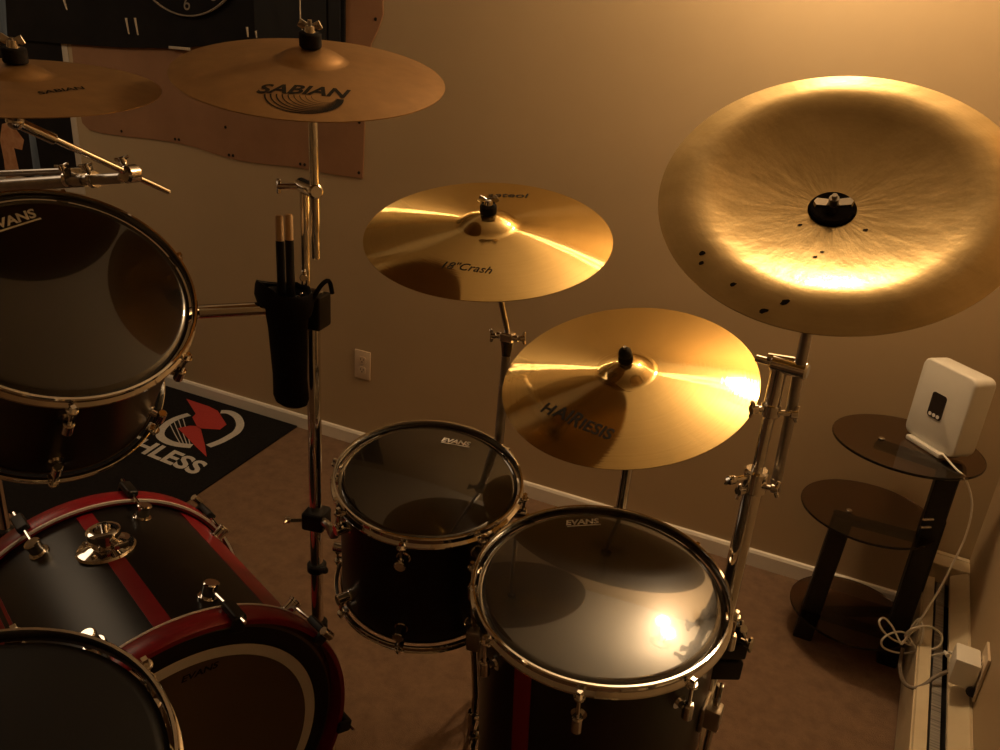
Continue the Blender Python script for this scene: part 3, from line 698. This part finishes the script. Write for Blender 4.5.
MB().cyl(L(ra)+V((0, -.012, 0)), L(ra)+V((0, .016, 0)), .0155, seg=24, bev=.004).go('ratchet', M_chrome, t)
wing(t, L(ra)+V((0, -.004, .008)), V((-.25, -.3, 1)), .014, RT)
MB().cyl(L(rB), L(ra), .0085, seg=16).go('ratchet_neck', M_chrome, t)
tripod(t, .30, .18, (100, 220, 340))

# ------------------------------------------------------------------ side table in the corner
tb = thing('side_table', 'three tier round smoked glass side table with black legs in the corner', 'table', V((.25, 2.06, 0)))
TO = V((.25, 2.06, 0))
D1, D2, D3 = V((.236, 2.075, .095)), V((.212, 2.08, .410)), V((.256, 2.095, .620))
for c_, r_ in ((D1, .160), (D2, .172), (D3, .182)):
    c = c_-TO; MB().lathe([(0, -.0035), (r_-.0015, -.0035), (r_, -.002), (r_, .002), (r_-.0015, .0035), (0, .0035)], 96, M.Translation(c)).go('glass_shelf', M_glass, tb)
LG, RG = V((.134, 2.03, 0))-TO, V((.356, 2.035, 0))-TO
BG = V((.384, 2.17, 0))-TO
def post(p, h, lean=0.):
    q = p+V((lean, 0, h)); b = MB(); w = .025
    b.loft([[V((o.x+x, o.y+y, z)) for x, y in ((w, .017), (w-.004, .021), (-w+.004, .021), (-w, .017), (-w, -.017), (-w+.004, -.021), (w-.004, -.021), (w, -.017))] for o, z in ((p, 0), (q, h))])
    b.go('leg', M_black, tb)
post(LG, .403, .020); post(RG, .613); post(BG, .403)
def arm_(a, b, z, w=.03, h=.018):
    a, b = V((a.x, a.y, z)), V((b.x, b.y, z)); d = b-a; MB().box((d.length, w, h), M.Translation((a+b)/2) @ M.Rotation(atan2(d.y, d.x), 4, 'Z'), .004, 2).go('support_arm', M_black, tb)
arm_(LG+V((.018, 0, 0)), RG, .394, .034); arm_(RG, V((.185, 2.085, 0))-TO, .604, .040); arm_(LG, RG, .080); arm_(LG, BG, .080); arm_(RG, BG, .080); arm_(BG, RG, .394, .024)
for p in (V((.195, 2.085, .6235)), V((.165, 2.05, .4135))):
    MB().cyl(p-TO, p-TO+V((0, 0, .004)), .008, seg=16, bev=.001).go('screw', M_chrome, tb)
for zz in (.470, .447):
    p = V((RG.x, RG.y, zz)); MB().cyl(p-RT*.03-V((0, .018, 0)), p+RT*.028-V((0, .014, 0)), .004, seg=10).go('bolt', M_chrome, tb)

# router
g0, g1 = atz(901, 434, .624), atz(947, 463, .624)
ux = (g1-g0); ux.z = 0; W = ux.length; ux.normalize(); nf = V((ux.y, -ux.x, 0)); mid = (g0+g1)/2 - nf*.040
rm = M((ux, -nf, V((0, 0, 1)))).transposed().to_4x4(); rm.translation = V((mid.x, mid.y, .6237))
ro = thing('router', 'white upright wireless router with a small dark panel on the glass side table', 'router', rm)
W, HH, DD = .170, .212, .066
def rrect(w, h, r, k=6):
    o = []
    for cx, cy, a in ((w/2-r, h/2-r, 0), (-w/2+r, h/2-r, 90), (-w/2+r, -h/2+r, 180), (w/2-r, -h/2+r, 270)):
        for i in range(k+1): th = radians(a+90*i/k); o.append((cx+r*cos(th), cy+r*sin(th)))
    return o
lean = M.Translation((0, 0, .010+HH/2)) @ M.Rotation(radians(90), 4, 'X')
b = MB(); rg = []
for z, s in ((-DD/2, .94), (-DD/2+.002, .965), (-DD/2+.006, .985), (-DD/2+.012, 1), (DD/2-.010, 1), (DD/2-.004, .99), (DD/2-.001, .97), (DD/2, .95)):
    rg.append([lean @ V((x*s, y*s, z)) for x, y in rrect(W, HH, .020)])
b.loft(rg).go('housing', M_router, ro)
pn = MB().prism(rrect(.046, .066, .008), .0012, lean @ M.Translation((-.004, .000, DD/2+.0002))).go('front_panel', M_screen, ro)
for k in range(3): MB().lathe([(0, 0), (.005, 0), (.005, .0006), (0, .0006)], 14, lean @ M.Translation((-.017+k*.0125, -.025, DD/2+.0016))).go('indicator_icon', M_white, pn)
MB().box((.115, .020, .012), M.Translation((.0, -DD/2-.004, .006)), .003).box((.10, .06, .010), M.Translation((0, 0, .005)), .003).go('foot', M_router, ro)

# ------------------------------------------------------------------ baseboard heater
ht = thing('baseboard_heater', 'beige baseboard heater running along the right wall', 'heater', RW @ M.Translation((0, -.018, .022)))
HB = -3.2
def hb(lo, hi, nm, m, bev=.002): MB().aabb(lo, hi, bev).go(nm, m, ht, smooth=False)
hb((-.108, HB, -.01), (-.104, 0, .155), 'front_cover', M_heater)
mx = M((V((1, 0, 0)), V((0, 0, 1)), V((0, 1, 0)))).transposed().to_4x4(); mx.translation = V((0, HB, 0))
MB().prism([(-.108, .150), (-.102, .160), (-.078, .165), (-.078, .160), (-.104, .146)], -HB, mx).go('front_lip', M_heater, ht, smooth=False)
MB().prism([(-.001, .01), (-.001, .205), (-.008, .208), (-.044, .184), (-.044, .172), (-.038, .176), (-.008, .196), (-.006, .01)], -HB, mx).go('back_panel', M_heater, ht, smooth=False)
hb((-.070, HB, .06), (-.050, 0, .152), 'fins', M_fin, 0)
hb((-.104, HB, -.021), (-.006, -.01, .05), 'base', M_slot, 0)
hb((-.111, -.014, -.021), (-.001, .006, .214), 'end_cap', M_heater, .004)
hb((-.109, -.070, .150), (-.0, -.010, .211), 'end_cover', M_heater, .004)

# ------------------------------------------------------------------ outlets, adapter and cords
def outlet(name, lab, mx, m):
    o = thing(name, lab, 'outlet', mx)
    MB().box((.071, .115, .006), M.Translation((0, 0, .003)), .002).go('cover_plate', m, o)
    for s in (1, -1):
        rc = MB().prism(rrect(.034, .028, .009), .0018, M.Translation((0, .0205*s, .006))).go('receptacle', m, o)
        b = MB()
        for x in (-.0065, .0065): b.box((.0022, .008, .0006), M.Translation((x, .0205*s+.003, .0079)))
        b.lathe([(0, 0), (.0026, 0), (.0026, .0005), (0, .0005)], 12, M.Translation((0, .0205*s-.007, .0077))); b.go('slots', M_slot, rc)
    MB().lathe([(0, 0), (.003, 0), (.0025, .001), (0, .0012)], 12, M.Translation((0, 0, .006))).go('screw', M_steel, o)
    return o
def wallmx(p, n): n = V(n); x = V((0, 0, 1)).cross(n); m = M((x, V((0, 0, 1)), n)).transposed().to_4x4(); m.translation = V(p); return m
outlet('wall_outlet', 'ivory outlet plate on the back wall below the leather hanging', wallmx((-1.577, WY, .347), (0, -1, 0)), M_ivory)
outlet('wall_outlet', 'ivory outlet plate on the right wall behind the white adapter', RW @ wallmx((-.001, -.630, .300), (-1, 0, 0)), M_ivory)
ad = thing('power_adapter', 'white power adapter plugged into the right wall above the heater', 'adapter', RW @ M.Translation((-.041, -.620, .292))); AI = ad.matrix_world.inverted(); AO = ad.matrix_world @ V((0, 0, 0))
MB().aabb((-.018, -.034, -.034), (.0325, .034, .034), .007).go('housing', M_router, ad)
MB().cyl((-.024, .030, -.008), (-.030, .044, -.010), .005, .0035, 12).go('strain_relief', M_router, ad)

base = atz(946, 462, .62)
cpts = [rm @ V((.045, -.030, .012)), atz(955, 468, .628), at(966, 480, 1.98), at(972, 505, 1.97), at(966, 535, 1.96), at(953, 563, 1.94), at(938, 592, 1.92), at(920, 620, 1.90)]
coil = [(905, 640), (896, 641), (884, 632), (879, 622), (884, 618), (892, 626), (899, 640), (903, 643), (915, 622), (921, 620), (923, 635), (916, 650), (900, 653), (884, 648), (882, 640),
        (892, 633), (905, 633), (914, 645), (918, 657), (912, 645), (905, 636), (912, 629), (928, 626), (941, 634), (940, 645), (928, 650), (915, 646), (905, 642), (912, 632), (920, 628), (917, 640), (918, 657)]
cpts += [at(x, y, 1.90+.012*sin(i*1.7)) for i, (x, y) in enumerate(coil)]
cpts += [at(935, 655, 1.84), at(950, 652, 1.77), ad.matrix_world @ V((-.016, .046, -.010))]
o = MB().tube([AI @ p for p in cpts], .0026, 8, smooth=5).go('cord', M_cord, ad); o['label'] = 'thin white cord looping up to the router'
gp = [at(903, 648, 1.90), at(900, 665, 1.88), atz(903, 681, .17), atz(913, 688, .176), atz(924, 685, .182), atz(935, 677, .195), atz(950, 671, .215), atz(963, 672, .225), atz(976, 679, .235), RW @ V((-.012, -.66, .262))]
g = thing('electrical_cable', 'thick grey brown cable draped over the heater to the right wall', 'cable', gp[0])
MB().tube([p-gp[0] for p in gp[:-1]], .0046, 10, smooth=6).go('cable', M_greycord, g)
MB().tube([p-gp[0] for p in gp[-2:]], [.0075, .012], 12).go('plug', M_black, g)

# ------------------------------------------------------------------ rug
rug_z = .006
rc = V((-1.890, WY-.014, 0)); re_ = atz(190, 500, 0); rd = (re_-rc); rd.z = 0; rd.normalize(); rl = V((-1, 0, 0))
pts = [rc, rc+rl*1.5, rc+rl*1.5+rd*1.0, rc+rd*1.0]
b = MB(); b.prism([(p.x-rc.x, p.y-rc.y) for p in pts], rug_z); rug = b.go('rug', M_rug, smooth=False, loc=rc)
tag(rug, 'black rug with red bolt, white ring and white lettering by the back wall', 'rug')
def rp_(x, y): p = atz(150+x*.22, 360+y*.22, rug_z); return V((p.x-rc.x, p.y-rc.y, rug_z+.0008))
def flat(polys, nm, m, dz=0.):
    b = MB()
    for pl in polys: b.bm.faces.new([b.bm.verts.new(rp_(x, y)+V((0, 0, dz))) for x, y in pl])
    bmesh.ops.triangulate(b.bm, faces=b.bm.faces)
    o = b.go(nm, m, rug, smooth=False); return o
def strip(pl, w, nm, m):
    P_ = spline([rp_(*p) for p in pl], 5); b = MB(); l = []
    for i, p in enumerate(P_):
        d = (P_[min(i+1, len(P_)-1)]-P_[max(i-1, 0)]).normalized(); s = V((-d.y, d.x, 0))*w/2; l.append((b.bm.verts.new(p+s), b.bm.verts.new(p-s)))
    for A, B in zip(l, l[1:]): b.bm.faces.new((A[0], A[1], B[1], B[0]))
    return b.go(nm, m, rug, smooth=False)
strip([(322, 236), (360, 238), (395, 258), (410, 292), (396, 325), (360, 350), (318, 372), (265, 392)], .032, 'ring_emblem', M_rugwhite)
strip([(178, 248), (130, 262), (85, 285), (52, 318), (48, 348), (80, 372), (130, 386), (190, 392)], .032, 'ring_emblem', M_rugwhite)
for k in range(4): strip([(90+k*20, 290-k*8), (112+k*18, 335-k*4), (140+k*14, 384)], .0035, 'hatch_line', M_rugwhite)
flat([[(165, 178), (268, 212), (308, 232), (348, 295), (318, 318), (218, 312), (192, 262), (208, 246)], [(126, 312), (180, 300), (218, 302), (232, 318), (248, 380), (258, 442), (205, 392), (160, 345)]], 'bolt_emblem', M_rugred, .001)
tA, tB, tH = rp_(-292, 319), rp_(206, 522), rp_(270, 472)
uu = tB-tA; hv = (tH-tB); b = MB(); k_ = max(v for u, v in glyphs('RUTHLESS', 0, .03)[0])
b.text('RUTHLESS', lambda s, v: tA + uu*s + hv*(v/k_) + V((0, 0, .0008)), 0., .03); b.go('lettering', M_rugwhite, rug, smooth=False)

# ------------------------------------------------------------------ things hung on the back wall
def wallpoly(nm, pts, th, m, y0, lab=None, cat=None, parent=None, off=V((0, 0, 0))):
    mx = M((V((1, 0, 0)), V((0, 0, 1)), V((0, -1, 0)))).transposed().to_4x4(); mx.translation = V((0, y0, 0))-off
    return MB().prism(pts, th, mx)
hide = [(-1.585, 1.048), (-1.70, 1.046), (-1.80, 1.050), (-1.90, 1.052), (-2.02, 1.046), (-2.14, 1.044), (-2.25, 1.054), (-2.36, 1.070), (-2.46, 1.076), (-2.58, 1.076), (-2.72, 1.072), (-2.86, 1.070), (-2.94, 1.076), (-2.975, 1.10),
        (-2.985, 1.16), (-2.985, 1.42), (-2.985, 1.75), (-2.6, 1.78), (-2.2, 1.76), (-1.8, 1.79), (-1.56, 1.78), (-1.54, 1.70), (-1.515, 1.62), (-1.512, 1.575), (-1.530, 1.53), (-1.556, 1.485), (-1.572, 1.43), (-1.578, 1.34), (-1.580, 1.22), (-1.582, 1.12)]
hc = V((-2.25, WY, 1.4)); hg = thing('leather_hanging', 'brown leather hanging with wavy edges tacked to the back wall', 'wall hanging', hc)
wallpoly('hide', hide, .004, M_hide, WY, off=hc).go('hide', M_hide, hg, smooth=False)
for x, z in ((-1.60, 1.066), (-1.60, 1.235), (-1.835, 1.066), (-1.855, 1.066), (-2.17, 1.06), (-2.19, 1.06), (-2.44, 1.09), (-2.46, 1.09), (-2.20, 1.16), (-1.54, 1.56), (-2.75, 1.09)):
    MB().cyl(V((x, WY-.0035, z))-hc, V((x, WY-.0065, z))-hc, .006, .0045, 10).go('tack', M_ink, hg)
pc = V((-2.5, WY-.006, 1.9)); pt = thing('dark_tapestry', 'large black wall hanging over the brown leather, with slate panel at right', 'wall hanging', pc)
wallpoly('cloth', [(-1.655, 1.468), (-1.80, 1.462), (-2.05, 1.452), (-2.25, 1.440), (-2.40, 1.420), (-2.7, 1.405), (-3.03, 1.400), (-3.36, 1.40), (-3.36, 2.3), (-1.655, 2.3)], .008, M_poster, WY-.006, off=pc).go('cloth', M_poster, pt, smooth=False)
wallpoly('p', [(-1.725, 1.475), (-2.03, 1.462), (-2.03, 2.29), (-1.725, 2.29)], .003, M_slate, WY-.0142, off=pc).go('slate_panel', M_slate, pt, smooth=False)
wallpoly('p', [(-1.670, 1.478), (-1.715, 1.476), (-1.715, 2.29), (-1.670, 2.29)], .004, M_slate, WY-.0142, off=pc).go('slate_panel', M_slate, pt, smooth=False)
def streak(x0, y0, x1, y1, w):
    a, b_ = at(x0, y0, WY-.016), at(x1, y1, WY-.016); MB().cyl(a-pc, b_-pc, w, w*.6, 8).go('pale_streak', M_paper, pt)  # short pale strokes on the black cloth
for s in ((126, 18, 129, 34), (135, 18, 138, 35), (64, 0, 67, 10), (247, 27, 248, 37), (256, 31, 257, 38)): streak(*s, .0045)
a, b_ = at(169, 47, WY-.018), at(190, 49.5, WY-.018); MB().box((abs(b_.x-a.x), .006, .010), M.Translation((a+b_)/2-pc), .002).go('edge_highlight', M_paper, pt)  # highlight along the cloth's bottom edge, modelled as a cream bar
# round clock face
kc = V((-2.33, WY-.0145, 1.835)); kk = thing('wall_clock', 'dark round dial with thin pale rim and numerals on the black hanging', 'clock', wallmx(kc, (0, -1, 0)))
MB().lathe([(0, 0), (.30, 0), (.30, .008), (.285, .010), (0, .010)], 96).go('dial', M_poster, kk)
MB().lathe([(.300, .006), (.305, .006), (.305, .014), (.300, .014)], 96, close=True).go('rim', M_dim, kk)
MB().lathe([(.150, .0101), (.154, .0101), (.154, .012), (.150, .012)], 96, close=True).go('inner_ring', M_dim, kk)
for h in range(1, 13):
    a = radians(90-30*h); c = V((cos(a)*.262, sin(a)*.262)); tx = str(h); w = .030 if h < 10 else .055
    b = MB(); b.text(tx, lambda s, v: V((c.x-w/2+s*w, c.y-.022+v*w*.9, .0108)), .15, 0); b.go('numeral', M_dim, kk, smooth=False)
for L_, a in ((.12, 60), (.17, -40+180)):
    a = radians(a); MB().prism([(-.005, -.02), (.005, -.02), (.002, L_), (-.002, L_)], .002, M.Translation((0, 0, .013)) @ M.Rotation(a, 4, 'Z')).go('hand', M_paper, kk)
cr = at(300.5, 26, WY-.035)
tag(MB().tube([V((cr.x, cr.y, H)), V((cr.x, cr.y, cr.z+.02)), cr+V((.004, 0, 0)), at(304, 36, WY-.035)], .0022, 8).go('pull_cord', M_paper), 'thin pale cord hanging in front of the black hanging above the SABIAN cymbal', 'cord')
qc = V((-3.3, WY, 1.2)); ps = thing('poster', 'dark picture poster with cream border at left edge below the black hanging', 'poster', qc)
wallpoly('p', [(-3.012, .80), (-3.6, .80), (-3.6, 1.62), (-3.012, 1.62)], .0020, M_paper, WY, off=qc).go('sheet', M_paper, ps, smooth=False)
wallpoly('p', [(-3.046, .83), (-3.58, .83), (-3.58, 1.60), (-3.046, 1.60)], .0012, M_poster, WY-.0022, off=qc).go('picture', M_poster, ps, smooth=False)
def pq(pts): return [(lambda p: (p.x, p.z))(at(x, y, WY-.004)) for x, y in pts]
wallpoly('p', pq([(28, 128), (36, 190), (44, 190), (33, 122)]), .0008, M_blue, WY-.0036, off=qc).go('blue_band', M_blue, ps, smooth=False)
wallpoly('p', pq([(2, 124), (10, 122), (18, 132), (24, 140), (22, 150), (14, 148), (20, 175), (6, 178), (4, 160), (0, 140)]), .0008, M_skin, WY-.0036, off=qc).go('orange_figure', M_skin, ps, smooth=False)
wallpoly('p', pq([(-2, 0), (8, 0), (10, 40), (0, 40)]), .0008, M_blue, WY-.0146, off=pc).go('blue_band', M_blue, pt, smooth=False)

# ------------------------------------------------------------------ light: two warm bulbs in a ceiling fixture near the back wall
lc = V((-.15, 2.02, H)); lf = thing('ceiling_light', 'small two bulb ceiling light above the china cymbal', 'light', lc)
MB().lathe([(0, 0), (.06, 0), (.06, -.006), (.05, -.014), (.02, -.02), (0, -.02)], 40).go('canopy', M_trim, lf)
for s, z in ((1, -.15), (-1, -.27)):
    MB().cyl((.012*s, 0, -.02), (.026*s, 0, z+.06), .007, .007, 12).cyl((.026*s, 0, z+.07), (.026*s, 0, z+.036), .016, .018, 18, .002).go('socket', M_steel, lf)
    ld = bpy.data.lights.new('bulb', 'POINT'); ld.energy = 19; ld.color = (1, .67, .36); ld.shadow_soft_size = .034
    lo = bpy.data.objects.new('bulb', ld); COL.objects.link(lo); lo.parent = lf; lo.location = (.026*s, 0, z)
l2 = thing('ceiling_light', 'wide round flush ceiling light in the far left part of the room', 'light', V((-3.4, .95, H)))
MB().lathe([(.66, 0), (.70, 0), (.70, -.03), (.66, -.03)], 64, close=True).go('rim', M_trim, l2)
ld = bpy.data.lights.new('panel', 'AREA'); ld.shape = 'DISK'; ld.size = 1.3; ld.energy = 10.5; ld.color = (1, .72, .45)
lo = bpy.data.objects.new('panel', ld); COL.objects.link(lo); lo.parent = l2; lo.location = (0, 0, -.02)
wd = bpy.data.worlds.new('world'); SC.world = wd; wd.use_nodes = True
wd.node_tree.nodes['Background'].inputs[0].default_value = (.01, .008, .006, 1); wd.node_tree.nodes['Background'].inputs[1].default_value = .3

vs = SC.view_settings; vs.view_transform = 'Standard'; vs.look = 'None'; vs.gamma = 1; vs.use_curve_mapping = False; vs.exposure = 0
